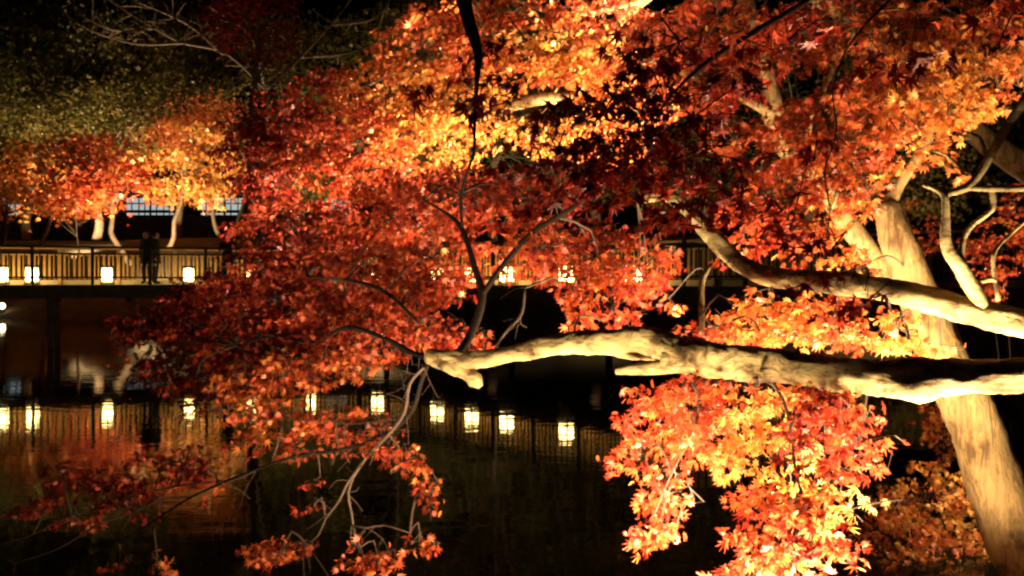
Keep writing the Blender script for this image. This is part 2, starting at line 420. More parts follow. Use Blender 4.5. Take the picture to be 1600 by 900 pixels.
for i, (x, y, tx, tz, wts) in enumerate([(-33.5, 44.5, -31.5, 9, 9000), (-27.5, 44.5, -25.0, 10, 9000), (-20.5, 44.5, -19.5, 11, 9500)]):
    floodlight(('black floodlight under the leftmost lit maple on the far bank', 'black floodlight under the red lit maple on the far bank', 'black floodlight under the golden lit maple on the far bank')[i],
               (x, y, gz(x, y) + .4), (tx, y + 6, tz), wts, 125, .8, size=.25)
floodlight('black floodlight behind the maples aimed up at the dark evergreens', (-29, 54, gz(-29, 54) + .4), (-28, 61, 16), 13000, 130, .8, size=.25)

for x, y, nm in ((-8, 47, 'left'), (6, 47.5, 'middle'), (20, 47, 'right')):
    floodlight('added black floodlight on the far bank, %s one of three under the tall dark evergreens' % nm, (x, y, gz(x, y) + .4), (x, y + 8, 14), 3000, 140, .8, size=.25)  # lamps added to fill the black gaps and tint the reflections

# ------------------------------------------------------------------ bridge
PATH = [Vector((-24, 22.0)), Vector((-5.3, 28.7)), Vector((5.3, 19.0)), Vector((10.4, 14.3))]
BW, DZ = 1.75, 1.94
def offset(d):
    out = []
    for i, p in enumerate(PATH):
        a = (p - PATH[i - 1]).normalized() if i else None
        c = (PATH[i + 1] - p).normalized() if i < len(PATH) - 1 else None
        na = Vector((-a.y, a.x)) if a else None; nc = Vector((-c.y, c.x)) if c else None
        if na and nc:
            m = (na + nc).normalized(); out.append(p + m * d / m.dot(na))
        else: out.append(p + (na or nc) * d)
    return out
bridge = thing('footbridge', 'long timber footbridge with dark railings crossing the pond', 'bridge', (PATH[0].x, PATH[0].y, 0))
bl = Vector(bridge.location)
def bpart(name, fn, m):
    bm = bmesh.new(); fn(bm); bmesh.ops.translate(bm, verts=bm.verts, vec=-bl)
    return link(name, bm_mesh(name, bm, m), bridge)
N0, N1 = offset(0), offset(BW)
def v3(p, z): return Vector((p.x, p.y, z))
def slab(bm, a, b, c, d, z0, z1):
    vs_ = [bm.verts.new((p.x, p.y, z)) for z in (z0, z1) for p in (a, b, c, d)]
    for f in ((3, 2, 1, 0), (4, 5, 6, 7), (0, 1, 5, 4), (1, 2, 6, 5), (2, 3, 7, 6), (3, 0, 4, 7)): bm.faces.new([vs_[i] for i in f])
EI, EO = offset(.16), offset(-.03)
GI, GO = offset(.35), offset(.17)
for i in range(len(PATH) - 1):
    bpart('deck', lambda bm: slab(bm, EI[i], EI[i + 1], N1[i + 1], N1[i], DZ - .07, DZ), M['deck'])
    bpart('edge_beam', lambda bm: slab(bm, EO[i], EO[i + 1], EI[i + 1] , EI[i], DZ - .17, DZ - .004), M['pier'])
    K1, K2 = offset(BW - .02), offset(BW + .12)
    bpart('edge_kerb', lambda bm: slab(bm, K1[i], K1[i + 1], K2[i + 1], K2[i], DZ - .17, DZ + .15), M['stone'])
    bpart('girder', lambda bm: slab(bm, GO[i], GO[i + 1], GI[i + 1], GI[i], DZ - .42, DZ - .072), M['pier'])
    A2, B2 = offset(BW - .35), offset(BW - .15)
    bpart('girder', lambda bm: slab(bm, A2[i], A2[i + 1], B2[i + 1], B2[i], DZ - .42, DZ - .072), M['pier'])
def proto(name, s, m, bev=.004):
    bm = bmesh.new(); box(bm, (0, 0, s[2] / 2), s, 0, bev); return bm_mesh(name, bm, m)
me_post = proto('post', (.09, .09, 1.20), M['rail'], .008); me_bal = proto('baluster', (.036, .026, .76), M['rail'])
me_slat = proto('slat', (.075, .022, .80), M['slat']); me_pier = proto('pier', (.15, .15, 3.2), M['pier'], .02)
me_post2 = proto('post', (.10, .08, 1.20), M['slat'], .008)
for side, off, pm in ((0, .06, me_post), (1, BW - .06, me_post2)):
    pl = offset(off)
    for i in range(len(pl) - 1):
        a, b2 = pl[i], pl[i + 1]; L = (b2 - a).length; u = (b2 - a) / L; rz = math.atan2(u.y, u.x)
        mm = M['rail'] if side == 0 else M['slat']
        for nm, z, w, h in (('top_rail', DZ + 1.18, .085, .07), ('middle_rail', DZ + .97, .05, .05), ('bottom_rail', DZ + .23, .05, .055)):
            bpart(nm, lambda bm: obox(bm, v3(a, z), v3(b2, z), w, h, .006), mm)
        npost = max(2, round(L / 1.68)); ps = L / npost
        for k in range(npost + (i == len(pl) - 2)):
            p = a + u * ps * k
            link('post', pm, bridge, v3(p, DZ + .003) - bl, rz)
        sp = .19 if side == 0 else .135
        nb = int(ps / sp)
        for k in range(npost):
            for j in range(1, nb):
                s_ = ps * (k + j / nb); p = a + u * s_
                if abs(p.x) > .72 * p.y: continue
                q = v3(p, DZ + (.22 if side == 0 else .18)) - bl
                link('baluster' if side == 0 else 'slat', me_bal if side == 0 else me_slat, bridge, q, rz)
for i in range(len(PATH) - 1):
    a, b2 = N0[i], N0[i + 1]; L = (b2 - a).length; u = (b2 - a) / L; n = Vector((-u.y, u.x)); rz = math.atan2(u.y, u.x)
    k = 1.2
    while k < L - .8:
        for o_ in (.26, BW - .25):
            p = a + u * k + n * o_
            link('pier', me_pier, bridge, v3(p, -1.6 + .004) - bl, rz)
        bpart('crossbeam', lambda bm: obox(bm, v3(a + u * k + n * .1, 1.49), v3(a + u * k + n * (BW - .1), 1.49), .16, .2, .01), M['pier'])
        k += 4.6

# lanterns standing on the deck
def lantern():
    root = thing('deck_lantern', 'x', 'lantern', (0, 0, 0), 0, 'lit box lanterns along the bridge deck')
    w, h = .34, .46
    bm = bmesh.new(); box(bm, (0, 0, .09 + h / 2), (w - .04, w - .04, h - .02)); link('paper_shade', bm_mesh('paper_shade', bm, M['paper']), root)
    bm = bmesh.new()
    for sx in (-1, 1):
        for sy in (-1, 1): box(bm, (sx * w / 2, sy * w / 2, .06 + h / 2), (.028, .028, h + .1))
    for z in (.075, .105 + h):
        for s_ in (-1, 1):
            box(bm, (0, s_ * w / 2, z), (w - .03, .024, .024)); box(bm, (s_ * w / 2, 0, z), (.024, w - .03, .024))
    link('frame', bm_mesh('frame', bm, M['rail']), root)
    bm = bmesh.new(); box(bm, (0, 0, .02), (w + .06, w + .06, .035), 0, .005); link('base', bm_mesh('base', bm, M['rail']), root)
    bm = bmesh.new(); box(bm, (0, 0, .135 + h), (w + .05, w + .05, .03), 0, .006); link('cap', bm_mesh('cap', bm, M['rail']), root)
    return root
def copy_thing(o):
    c = o.copy(); COL.objects.link(c)
    for ch in o.children:
        d = ch.copy(); COL.objects.link(d); d.parent = c
    return c
ordn = 'first second third fourth fifth sixth seventh eighth ninth tenth eleventh twelfth thirteenth'.split()
lan0 = lantern()
INN = offset(.95)
for k, px in enumerate([2, 50, 168, 295, 392, 485, 590, 683, 737, 792, 885, 990]):
    s_ = (px - 800) / FOC
    for i in range(len(INN) - 1):
        a, b2 = INN[i], INN[i + 1]; u = b2 - a
        den = u.x - s_ * u.y
        t = (s_ * a.y - a.x) / den
        if 0 <= t <= 1: break
    p = a + u * t
    o = lan0 if k == 0 else copy_thing(lan0)
    o.location = v3(p, DZ + .004); o.rotation_euler.z = math.atan2(u.y, u.x)
    o['label'] = 'lit paper box lantern on the bridge deck, %s from the left' % ordn[k]

# ------------------------------------------------------------------ people on the bridge
def person(label, loc, rz, coat, pose):
    root = thing('person', label, 'person', loc, rz, 'people on the footbridge')
    V, E, Rd = [], [], []
    def v(p, r, par=None):
        V.append(p); Rd.append(r if isinstance(r, tuple) else (r, r)); i = len(V) - 1
        if par is not None: E.append((par, i))
        return i
    pel = v((0, 0, .92), (.17, .12)); wa = v((0, .01, 1.08), (.145, .105), pel); ch = v((0, .0, 1.28), (.175, .115), wa); sh = v((0, -.005, 1.40), (.12, .085), ch)
    nk = v((0, .0, 1.49), .055, sh)
    for sx in (-1, 1):
        h = v((sx * .09, 0, .86), .10, pel); kn = v((sx * .10, .03 * pose, .49), .066, h); an = v((sx * .105, -.03, .09), .046, kn); v((sx * .115, .12, .045), .042, an)
        s1 = v((sx * .185, -.005, 1.385), .07, sh); el = v((sx * (.25 if pose else .235), .06 * pose - .02, 1.12), .052, s1)
        wr = v((sx * .20, .30 if pose else .05, 1.10 if pose else .88), .036, el); pm = v((sx * .17, .38 if pose else .07, 1.12 if pose else .79), (.04, .026), wr)
        base = Vector(V[pm]); d = (base - Vector(V[wr])).normalized()
        side = Vector((0, 0, 1)) if not pose else Vector((1, 0, 0))
        if not pose: side = Vector((0, 1, 0))
        for j, ln in enumerate((.062, .072, .068, .055)):
            f1 = v(tuple(base + d * .035 + side * (j - 1.5) * .02), .0095, pm)
            f2 = v(tuple(base + d * (.035 + ln * .6) + side * (j - 1.5) * .022 + Vector((-sx * .008, 0, -.006))), .009, f1)
            v(tuple(base + d * (.03 + ln) + side * (j - 1.5) * .022 + Vector((-sx * .022, 0, -.018))), .008, f2)
        t1 = v(tuple(base - side * .03 + d * -.01), .012, pm); v(tuple(base - side * .045 + d * .03), .0095, t1)
    me = bpy.data.meshes.new('body'); me.from_pydata([tuple(p) for p in V], E, [])
    o = bpy.data.objects.new('body', me); COL.objects.link(o)
    sk = o.modifiers.new('skin', 'SKIN')
    for i, r in enumerate(Rd): me.skin_vertices[0].data[i].radius = r
    me.skin_vertices[0].data[0].use_root = True
    ss = o.modifiers.new('sub', 'SUBSURF'); ss.levels = 1; ss.render_levels = 1
    dg = bpy.context.evaluated_depsgraph_get(); em = bpy.data.meshes.new_from_object(o.evaluated_get(dg))
    # head grown onto the neck in the same mesh
    bm = bmesh.new(); bm.from_mesh(em)
    r = bmesh.ops.create_uvsphere(bm, u_segments=20, v_segments=14, radius=.1)
    for q in r['verts']:
        x, y, z = q.co
        z *= 1.22; y *= 1.05; x *= .86
        if z < -.03: x *= 1 - .35 * min(1, (-z - .03) / .09); y = y * (1 - .15 * min(1, (-z - .03) / .09)) + .012
        if y > .06:
            if abs(x) < .018 and -.045 < z < .012: y += .022
            if .018 < abs(x) < .05 and 0 < z < .035: y -= .012
            if abs(x) < .03 and -.075 < z < -.055: y += .006
        if abs(x) > .078 and abs(y) < .03 and abs(z) < .035: x *= 1.22
        q.co = (x, y + .02, z + 1.60)
    me2 = bm_mesh('body', bm, coat, True); me2.materials.append(M['skin'])
    for pg in me2.polygons:
        c = pg.center
        if c.z > 1.475 or (abs(c.x) > .12 and ((c.z < .86 and c.z > .6 and not pose) or (pose and c.y > .31))): pg.material_index = 1
    bpy.data.objects.remove(o)
    link('body', me2, root)
    bm = bmesh.new(); r = bmesh.ops.create_uvsphere(bm, u_segments=20, v_segments=14, radius=.114)
    bmesh.ops.delete(bm, geom=[q for q in bm.verts if q.co.z < -.07 or (q.co.y > .045 and q.co.z < .06)], context='VERTS')
    for q in bm.verts: q.co = (q.co.x * .92, q.co.y * 1.05 + .012, q.co.z * 1.18 + 1.607)
    link('hair', bm_mesh('hair', bm, M['hair'], True), root)
    bm = bmesh.new()                                             # coat skirt over hips
    rings = []
    for z, a, b_ in ((1.44, .13, .10), (1.36, .205, .13), (1.2, .195, .14), (1.02, .18, .135), (.85, .20, .155), (.68, .22, .17)):
        rings.append([bm.verts.new((a * math.cos(t * math.pi / 10), b_ * math.sin(t * math.pi / 10), z)) for t in range(20)])
    for k in range(len(rings) - 1):
        for t in range(20): bm.faces.new((rings[k][t], rings[k + 1][t], rings[k + 1][(t + 1) % 20], rings[k][(t + 1) % 20]))
    link('coat', bm_mesh('coat', bm, coat, True), root)
def on_bridge(px, off):
    INN = offset(off); s_ = (px - 800) / FOC
    for i in range(len(INN) - 1):
        a, b2 = INN[i], INN[i + 1]; u = b2 - a; t = (s_ * a.y - a.x) / (u.x - s_ * u.y)
        if 0 <= t <= 1: return v3(a + u * t, DZ + .003), math.atan2(u.y, u.x)
p, rz = on_bridge(229, .62); person('person in a long dark coat standing behind the bridge railing', p, rz + 2.6, M['cloth'], 0)
p, rz = on_bridge(243, .80); person('person in a dark brown coat close beside the long dark coat on the bridge', p, rz - 1.9, M['cloth2'], 0)
p, rz = on_bridge(356, .60); person('person with both arms held out over the bridge railing', p, rz + math.pi, M['cloth2'], 1)

# ------------------------------------------------------------------ low building behind the far trees
by = 84; bx0, bx1 = -54, -14; bz = gz(-34, by) - .4
bld = thing('pavilion', 'long low building with pale lit windows behind the far maples', 'building', ((bx0 + bx1) / 2, by, bz))
bz_w = CAM_Z + (HOR - 322) / FOC * by - bz       # window centre height above its floor
bm = bmesh.new(); hw = (bx1 - bx0) / 2; zt = bz_w + 1.3
box(bm, (0, 4, bz_w / 2 - .5), (2 * hw, 8, bz_w - 1)); box(bm, (0, 4, zt - .25), (2 * hw, 8, .5)); box(bm, (0, 7.9, bz_w), (2 * hw, .2, 2.1))
link('wall', bm_mesh('wall', bm, M['wall']), bld)
bm = bmesh.new()
vs2 = [bm.verts.new(c) for c in [(-hw - .8, -.9, zt), (hw + .8, -.9, zt), (hw + .8, 8.9, zt), (-hw - .8, 8.9, zt), (-hw + 2, 4, zt + 1.9), (hw - 2, 4, zt + 1.9)]]
for f in ((3, 2, 1, 0), (0, 1, 5, 4), (1, 2, 5), (2, 3, 4, 5), (3, 0, 4)): bm.faces.new([vs2[i] for i in f])
link('roof', bm_mesh('roof', bm, M['roof']), bld)
nwin = 16; ww = 2 * hw / nwin
bm = bmesh.new(); h2 = 2.0
for s_ in (-1, 1):
    box(bm, (s_ * (ww / 2 - .05), 0, 0), (.1, .12, h2)); box(bm, (0, 0, s_ * (h2 / 2 - .05)), (ww - .2, .12, .1))
box(bm, (0, 0, .25), (ww - .2, .09, .12)); box(bm, (0, 0, -.55), (ww - .2, .09, .3)); [box(bm, (q, 0, 0), (.1, .1, h2 - .2)) for q in (-.62, .1, .7)]; me_fr = bm_mesh('window', bm, M['roof'])
bm = bmesh.new(); box(bm, (0, .03, 0), (ww - .2, .03, h2 - .2)); me_pn = bm_mesh('pane', bm, M['pane']); me_pd = me_pn.copy(); me_pd.materials[0] = M['glass']
for k in range(nwin):
    w_ = link('window', me_fr, bld, (-hw + ww * (k + .5), .06, bz_w)); link('pane', me_pn if k in (1, 6, 7, 9, 10, 14) else me_pd, w_)

# shoreline lamps on the far bank, seen below the deck
def shore_lamp(label, px, py, y):
    p = P(px, py, y); g = min(gz(p.x, p.y), p.z - .3)
    t = thing('shore_lamp', label, 'lamp', (p.x, p.y, g), 0, 'lamps along the far shore')
    bm = bmesh.new(); bmesh.ops.create_uvsphere(bm, u_segments=14, v_segments=10, radius=.17); bmesh.ops.translate(bm, verts=bm.verts, vec=(0, 0, p.z - g)); link('globe', bm_mesh('globe', bm, M['globe'], True), t)
    bm = bmesh.new(); h = p.z - g - .14; box(bm, (0, 0, h / 2), (.08, .08, h)); box(bm, (0, 0, .03), (.26, .26, .06)); link('post', bm_mesh('post', bm, M['black']), t)
shore_lamp('round lit lamp on the far shore at the left edge', 3, 478, 47)
shore_lamp('small round lit lamp on the far shore under the bridge', 158, 494, 44)

# ------------------------------------------------------------------ trees beyond the pond
def far_tree(name, label, px, D, crown, tone, n, size=.34, leaf='maple', trunkw=.16, lean=0, base_y=None, group=None, bark='bark_far', lob=14):
    cx, cy, rx, ry = crown
    c = P(cx, cy, D); bx = (px - 800) / FOC * D
    t = Tree(name, label, (bx, D, gz(bx, D) - .1), group=group)
    k = D / FOC; b0 = Vector(t.root.location)
    fork = b0.lerp(c, .55) + Vector((lean, 0, 0))
    t.wlimb([(b0, trunkw), (b0.lerp(fork, .3) + Vector((random.uniform(-.35, .35) + lean * .3, 0, 0)), trunkw * .85), (b0.lerp(fork, .65) + Vector((random.uniform(-.4, .4) + lean * .5, random.uniform(-.3, .3), 0)), trunkw * .75), (fork, trunkw * .62), (c, trunkw * .3)], 'trunk', bark, 8, .08, .4)
    clumps = []
    for i in range(lob):
        a = random.random() * 6.283; r = math.sqrt(random.random()) * .85
        q = P(cx + rx * r * math.cos(a), cy + ry * r * math.sin(a), D + random.uniform(-1, 1) * rx * k * .8)
        clumps.append((q, rx * k * random.uniform(.22, .45)))
        st = fork.lerp(c, random.random() * .8)
        t.wlimb([(st, trunkw * .3), ((st + q) / 2 + Vector((0, 0, random.uniform(-.2, .4))), trunkw * .2), (q, trunkw * .08)], 'branch', bark, 5, 0, .6)
    for i in range(int(n * 2.2)):
        q, r = random.choice(clumps); v = Vector((random.gauss(0, 1), random.gauss(0, 1), random.gauss(0, .42))) * r * .66
        tt = tone + random.gauss(0, .10)
        t.L.append((*(q + v), random.gauss(0, 1), random.gauss(0, 1), -.6 + random.gauss(0, .5), random.gauss(0, .6), -.6 + random.gauss(0, .5), random.gauss(0, .6), size * random.uniform(.6, 1.3), tt, random.uniform(.3, 2)))
    t.finish(0, leaf=leaf, T=T5)
    return t
G = 'trees on the far bank'
far_tree('maple_tree', 'golden olive maple at the left edge beyond the railing', 10, 52, (10, 295, 80, 58), .70, 480, .44, group=G, lob=20)
far_tree('maple_tree', 'orange lit maple left of the red one beyond the railing', 70, 51, (85, 265, 90, 70), .62, 700, .44, group=G, lob=24)
far_tree('maple_tree', 'red lit maple with a leaning pale trunk beyond the railing', 205, 49.5, (168, 268, 92, 76), .34, 860, .44, trunkw=.2, lean=-.3, group=G, lob=26)
far_tree('maple_tree', 'golden orange lit maple above the two people on the bridge', 262, 51, (300, 262, 80, 84), .70, 950, .44, group=G, lob=26)
far_tree('maple_tree', 'small orange maple low behind the railing with a thin pale trunk', 128, 48.5, (115, 312, 70, 30), .5, 300, .40, trunkw=.08, group=G)
for k_, (px_, D_, tn_, wd_) in enumerate([(470, 58, .55, 120), (620, 60, .7, 110), (770, 57, .5, 120), (930, 61, .75, 120), (1090, 58, .6, 120), (1260, 60, .7, 130), (1430, 57, .85, 120), (1580, 60, .6, 120)]):
    far_tree('evergreen_tree', 'tall dim evergreen far across the pond, %s of the row behind the foreground leaves' % 'first second third fourth fifth sixth seventh last'.split()[k_], px_, D_, (px_ + random.uniform(-20, 20), 175 + random.uniform(-25, 25), wd_, 190), tn_, 3900, .44, 'green', .4, group=G, lob=26)
far_tree('maple_tree', 'slim dim maple with brown leaves right of the golden one', 345, 54, (290, 200, 90, 50), .5, 1300, .3, group=G)
far_tree('evergreen_tree', 'tall dark olive evergreen in the upper left corner', 40, 62, (70, 110, 150, 120), .5, 6800, .40, 'green', .4, group=G, lob=30)
far_tree('evergreen_tree', 'dark olive evergreen behind the orange maples', 150, 60, (150, 200, 150, 75), .65, 4800, .40, 'green', .35, group=G, lob=24)
far_tree('evergreen_tree', 'dark brownish evergreen above the golden maple', 280, 64, (290, 90, 130, 110), .75, 4600, .40, 'green', .35, group=G, lob=22)

# bare tree: pale grey branches in the upper left
bt = Tree('bare_tree', 'bare grey branched tree in front of the dark evergreens', (-9.5, 36, gz(-9.5, 36) - .1), group=G)
bt.root.location = (-16.5, 45.5, gz(-16.5, 45.5) - .1)
b0 = Vector(bt.root.location)
f0 = P(420, 140, 44)
bt.wlimb([(b0, .26), (b0.lerp(f0, .5) + Vector((.5, 0, 0)), .2), (f0, .16)], 'trunk', 'bark_far', 9, .06, .4)
for pts in ([(420, 140), (350, 85), (290, 68), (240, 45), (170, 0)], [(350, 85), (300, 40), (225, 5)], [(290, 68), (220, 70), (160, 55)], [(420, 140), (390, 60), (330, 10)], [(420, 140), (470, 90), (520, 40), (560, -10)],
            [(470, 90), (540, 85), (610, 60), (640, 30)], [(240, 45), (190, 50), (130, 30)], [(520, 40), (580, 30), (620, -10)], [(440, 110), (395, 105), (350, 103)]):
    n_ = len(pts)
    bt.limb([(x + random.uniform(-6, 6), y, 44 + random.uniform(-1, 1), 6.0 - 4.4 * i / (n_ - 1)) for i, (x, y) in enumerate(pts)], 'branch', 'bark_far', 6, .05, .3)
for _ in range(150):
    p, r = random.choice(bt.skel[4:])
    if p.z < 12: continue
    d = Vector((random.uniform(-1, 1), random.uniform(-.5, .5), random.uniform(-.2, 1))).normalized() * random.uniform(.6, 1.8)
    bt.tw.add([(p, .03), (p + d * .5 + Vector((0, 0, random.uniform(-.15, .15))), .022), (p + d, .012)], 4)
bt.finish(0, twig='bark_far')

# ------------------------------------------------------------------ foreground maples
# 1 the maple whose two pale limbs reach in from the right
t1 = Tree('maple_tree', 'foreground maple reaching over the pond with two pale limbs and red leaves', (2.75, 2.9, gz(2.75, 2.9) - .08))
b1 = Vector(t1.root.location)
t1.wlimb([(b1, .17), (b1 + Vector((-.05, .02, .7)), .14), (P(1790, 575, 3.0), .125), (P(1800, 430, 3.0) + Vector((0, .03, 0)), .10), (P(1830, 100, 3.1), .08), (P(1800, -150, 3.3), .05)], 'trunk', 'bark', 14, .06, .06, hubs=False)
la = t1.limb([(1790, 580, 3.0, 60), (1690, 584, 3.0, 52), (1600, 586, 3.02, 50), (1520, 588, 3.05, 52), (1435, 594, 3.08, 66), (1380, 590, 3.12, 56), (1300, 583, 3.18, 50), (1200, 572, 3.3, 52), (1130, 563, 3.42, 54), (1060, 552, 3.55, 56), (1030, 541, 3.6, 50), (1000, 536, 3.66, 48), (930, 534, 3.8, 37), (860, 541, 3.95, 30), (800, 552, 4.1, 25), (750, 562, 4.2, 26), (700, 562, 4.3, 30), (668, 556, 4.35, 22)], 'branch', 'bark', 30, .16, .018)
t1.limb([(1075, 566, 3.5, 34), (1030, 574, 3.53, 24), (985, 578, 3.58, 18), (962, 581, 3.6, 8)], 'branch', 'bark', 9, .12, .03)
t1.limb([(690, 566, 4.3, 22), (712, 574, 4.26, 30), (728, 584, 4.24, 22), (742, 594, 4.22, 25), (750, 604, 4.2, 9)], 'branch', 'bark', 12, .2, .03)
t1.limb([(1045, 545, 3.55, 16), (1040, 560, 3.50, 18), (1036, 572, 3.50, 8)], 'branch', 'bark', 7, .1, .03)
lb = t1.limb([(1800, 560, 3.05, 54), (1690, 540, 3.2, 46), (1600, 508, 3.3, 42), (1500, 481, 3.4, 42), (1400, 456, 3.5, 38), (1300, 440, 3.62, 36), (1210, 434, 3.75, 30), (1160, 415, 3.82, 27), (1112, 368, 3.9, 27), (1068, 322, 4.0, 22), (1035, 308, 4.05, 17), (995, 314, 4.1, 9)], 'branch', 'bark', 26, .14, .02)
t1.limb([(1545, 492, 3.36, 26), (1518, 450, 3.33, 25), (1498, 415, 3.3, 23), (1480, 390, 3.28, 18), (1476, 368, 3.27, 16), (1477, 335, 3.26, 13), (1472, 302, 3.26, 12), (1440, 288, 3.3, 5)], 'branch', 'bark', 10, .08, .025)
t1.limb([(1500, 414, 3.3, 12), (1505, 372, 3.3, 9), (1522, 348, 3.3, 9), (1549, 328, 3.3, 9), (1550, 300, 3.3, 10), (1545, 285, 3.3, 6)], 'branch', 'bark', 8, .05, .03)
t1.limb([(1480, 303, 3.25, 10), (1512, 292, 3.22, 13), (1535, 262, 3.2, 13), (1562, 215, 3.15, 14), (1600, 155, 3.1, 16), (1680, 40, 3.1, 18)], 'branch', 'bark', 9, .05, .03)
t1.limb([(1512, 293, 3.22, 11), (1560, 295, 3.2, 10), (1620, 293, 3.2, 11), (1720, 285, 3.15, 12)], 'branch', 'bark', 8, .05, .03)
t1.limb([(1525, 278, 3.22, 6), (1500, 262, 3.25, 6), (1478, 243, 3.3, 4), (1455, 236, 3.3, 3)], 'branch', 'bark', 6, .03, .03)
t1.limb([(1540, 250, 3.2, 6), (1530, 215, 3.2, 5), (1500, 205, 3.25, 3)], 'branch', 'bark', 6, .03, .03)
t1.limb([(1560, 470, 3.5, 6), (1552, 400, 3.55, 6), (1580, 365, 3.6, 5), (1610, 340, 3.6, 4)], 'branch', 'bark', 6, .03, .03)
t1.limb([(1096, 520, 3.75, 10), (1096, 470, 3.8, 10), (1098, 435, 3.82, 10), (1112, 412, 3.85, 7)], 'branch', 'bark', 7, .05, .03)
t1.limb([(1530, 440, 3.34, 9), (1548, 436, 3.33, 9), (1556, 440, 3.33, 5)], 'branch', 'bark', 6, .05, .03)
# dark twigs rising from the limb's end
t1.limb([(690, 565, 4.32, 10), (722, 545, 4.34, 13), (745, 500, 4.37, 13), (753, 460, 4.4, 13), (744, 425, 4.43, 10), (722, 358, 4.5, 8), (695, 332, 4.55, 5), (662, 312, 4.6, 3)], 'branch', 'bark_shaded', 8, .04, .04)
t1.limb([(752, 462, 4.4, 9), (786, 415, 4.35, 9), (830, 365, 4.3, 9), (870, 340, 4.25, 9), (910, 315, 4.2, 7), (965, 275, 4.2, 4)], 'branch', 'bark_shaded', 8, .04, .04)
t1.limb([(722, 358, 4.5, 5), (722, 300, 4.5, 5), (742, 230, 4.45, 4), (735, 190, 4.45, 3)], 'branch', 'bark_shaded', 6, .04, .04)
t1.limb([(672, 560, 4.35, 10), (640, 550, 4.5, 9), (600, 528, 4.6, 7), (540, 512, 4.75, 6), (490, 535, 4.9, 5), (430, 525, 5.05, 4), (370, 540, 5.1, 3)], 'branch', 'bark_shaded', 7, .04, .04)
t1.limb([(655, 505, 4.6, 4), (600, 455, 4.7, 6), (540, 438, 4.8, 5), (480, 432, 4.9, 3)], 'branch', 'bark_shaded', 6, .04, .04)
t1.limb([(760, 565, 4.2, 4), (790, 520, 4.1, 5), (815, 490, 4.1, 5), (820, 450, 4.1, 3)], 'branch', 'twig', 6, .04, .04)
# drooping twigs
t1.limb([(668, 570, 4.35, 7), (657, 600, 4.4, 7), (645, 640, 4.45, 7), (620, 668, 4.48, 6), (580, 690, 4.5, 6), (530, 704, 4.55, 6), (460, 714, 4.65, 5), (390, 738, 4.75, 4), (340, 758, 4.85, 4), (290, 782, 4.9, 3), (235, 818, 5.0, 3), (180, 850, 5.05, 2.5), (110, 885, 5.1, 2)], 'branch', 'bark_shaded', 7, .06, .04)
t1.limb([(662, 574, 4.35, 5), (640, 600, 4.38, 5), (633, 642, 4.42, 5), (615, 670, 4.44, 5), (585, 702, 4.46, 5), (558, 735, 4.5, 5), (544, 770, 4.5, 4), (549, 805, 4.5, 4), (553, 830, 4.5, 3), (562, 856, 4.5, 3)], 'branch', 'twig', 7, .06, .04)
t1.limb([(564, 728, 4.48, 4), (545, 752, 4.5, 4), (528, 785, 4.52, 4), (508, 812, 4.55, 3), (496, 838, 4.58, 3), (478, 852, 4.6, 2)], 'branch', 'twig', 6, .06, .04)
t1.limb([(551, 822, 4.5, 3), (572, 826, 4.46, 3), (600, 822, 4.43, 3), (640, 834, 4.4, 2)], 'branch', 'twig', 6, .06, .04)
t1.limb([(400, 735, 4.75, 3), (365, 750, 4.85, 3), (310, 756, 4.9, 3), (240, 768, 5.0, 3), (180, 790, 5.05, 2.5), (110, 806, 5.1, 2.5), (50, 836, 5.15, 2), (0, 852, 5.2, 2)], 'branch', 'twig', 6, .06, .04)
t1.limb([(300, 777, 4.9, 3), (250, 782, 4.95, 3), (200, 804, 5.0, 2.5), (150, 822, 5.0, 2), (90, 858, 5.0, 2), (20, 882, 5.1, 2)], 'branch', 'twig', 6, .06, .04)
n_keep = len(t1.skel)
t1.limb([(1200, 590, 3.3, 7), (1222, 620, 3.25, 6), (1236, 670, 3.2, 5), (1243, 730, 3.15, 5), (1258, 790, 3.1, 4), (1266, 830, 3.1, 3), (1272, 880, 3.1, 3)], 'branch', 'twig', 6, .06, .04)
t1.limb([(1080, 580, 3.5, 6), (1092, 640, 3.5, 5), (1075, 690, 3.5, 4), (1050, 740, 3.5, 3), (1020, 810, 3.5, 3)], 'branch', 'twig', 6, .06, .04)
for _ in range(80):                                   # bare side twigs on the drooping ones
    p, r = random.choice(t1.skel[n_keep - 130:n_keep])
    d = Vector((random.uniform(-1, .5), random.uniform(-.4, .4), random.uniform(-.9, .35))).normalized() * random.uniform(.08, .24)
    q = p + d * .5 + Vector((random.uniform(-.02, .02), 0, random.uniform(-.015, .03)))
    t1.tw.add(catmull([(p, .0024), (q, .0019), (p + d, .001)], .04), 3)
    if random.random() < .5: t1.tw.add([(q, .0016), (q + Vector((d.z, 0, -d.x)).normalized() * .07 + d * .2, .0008)], 3)
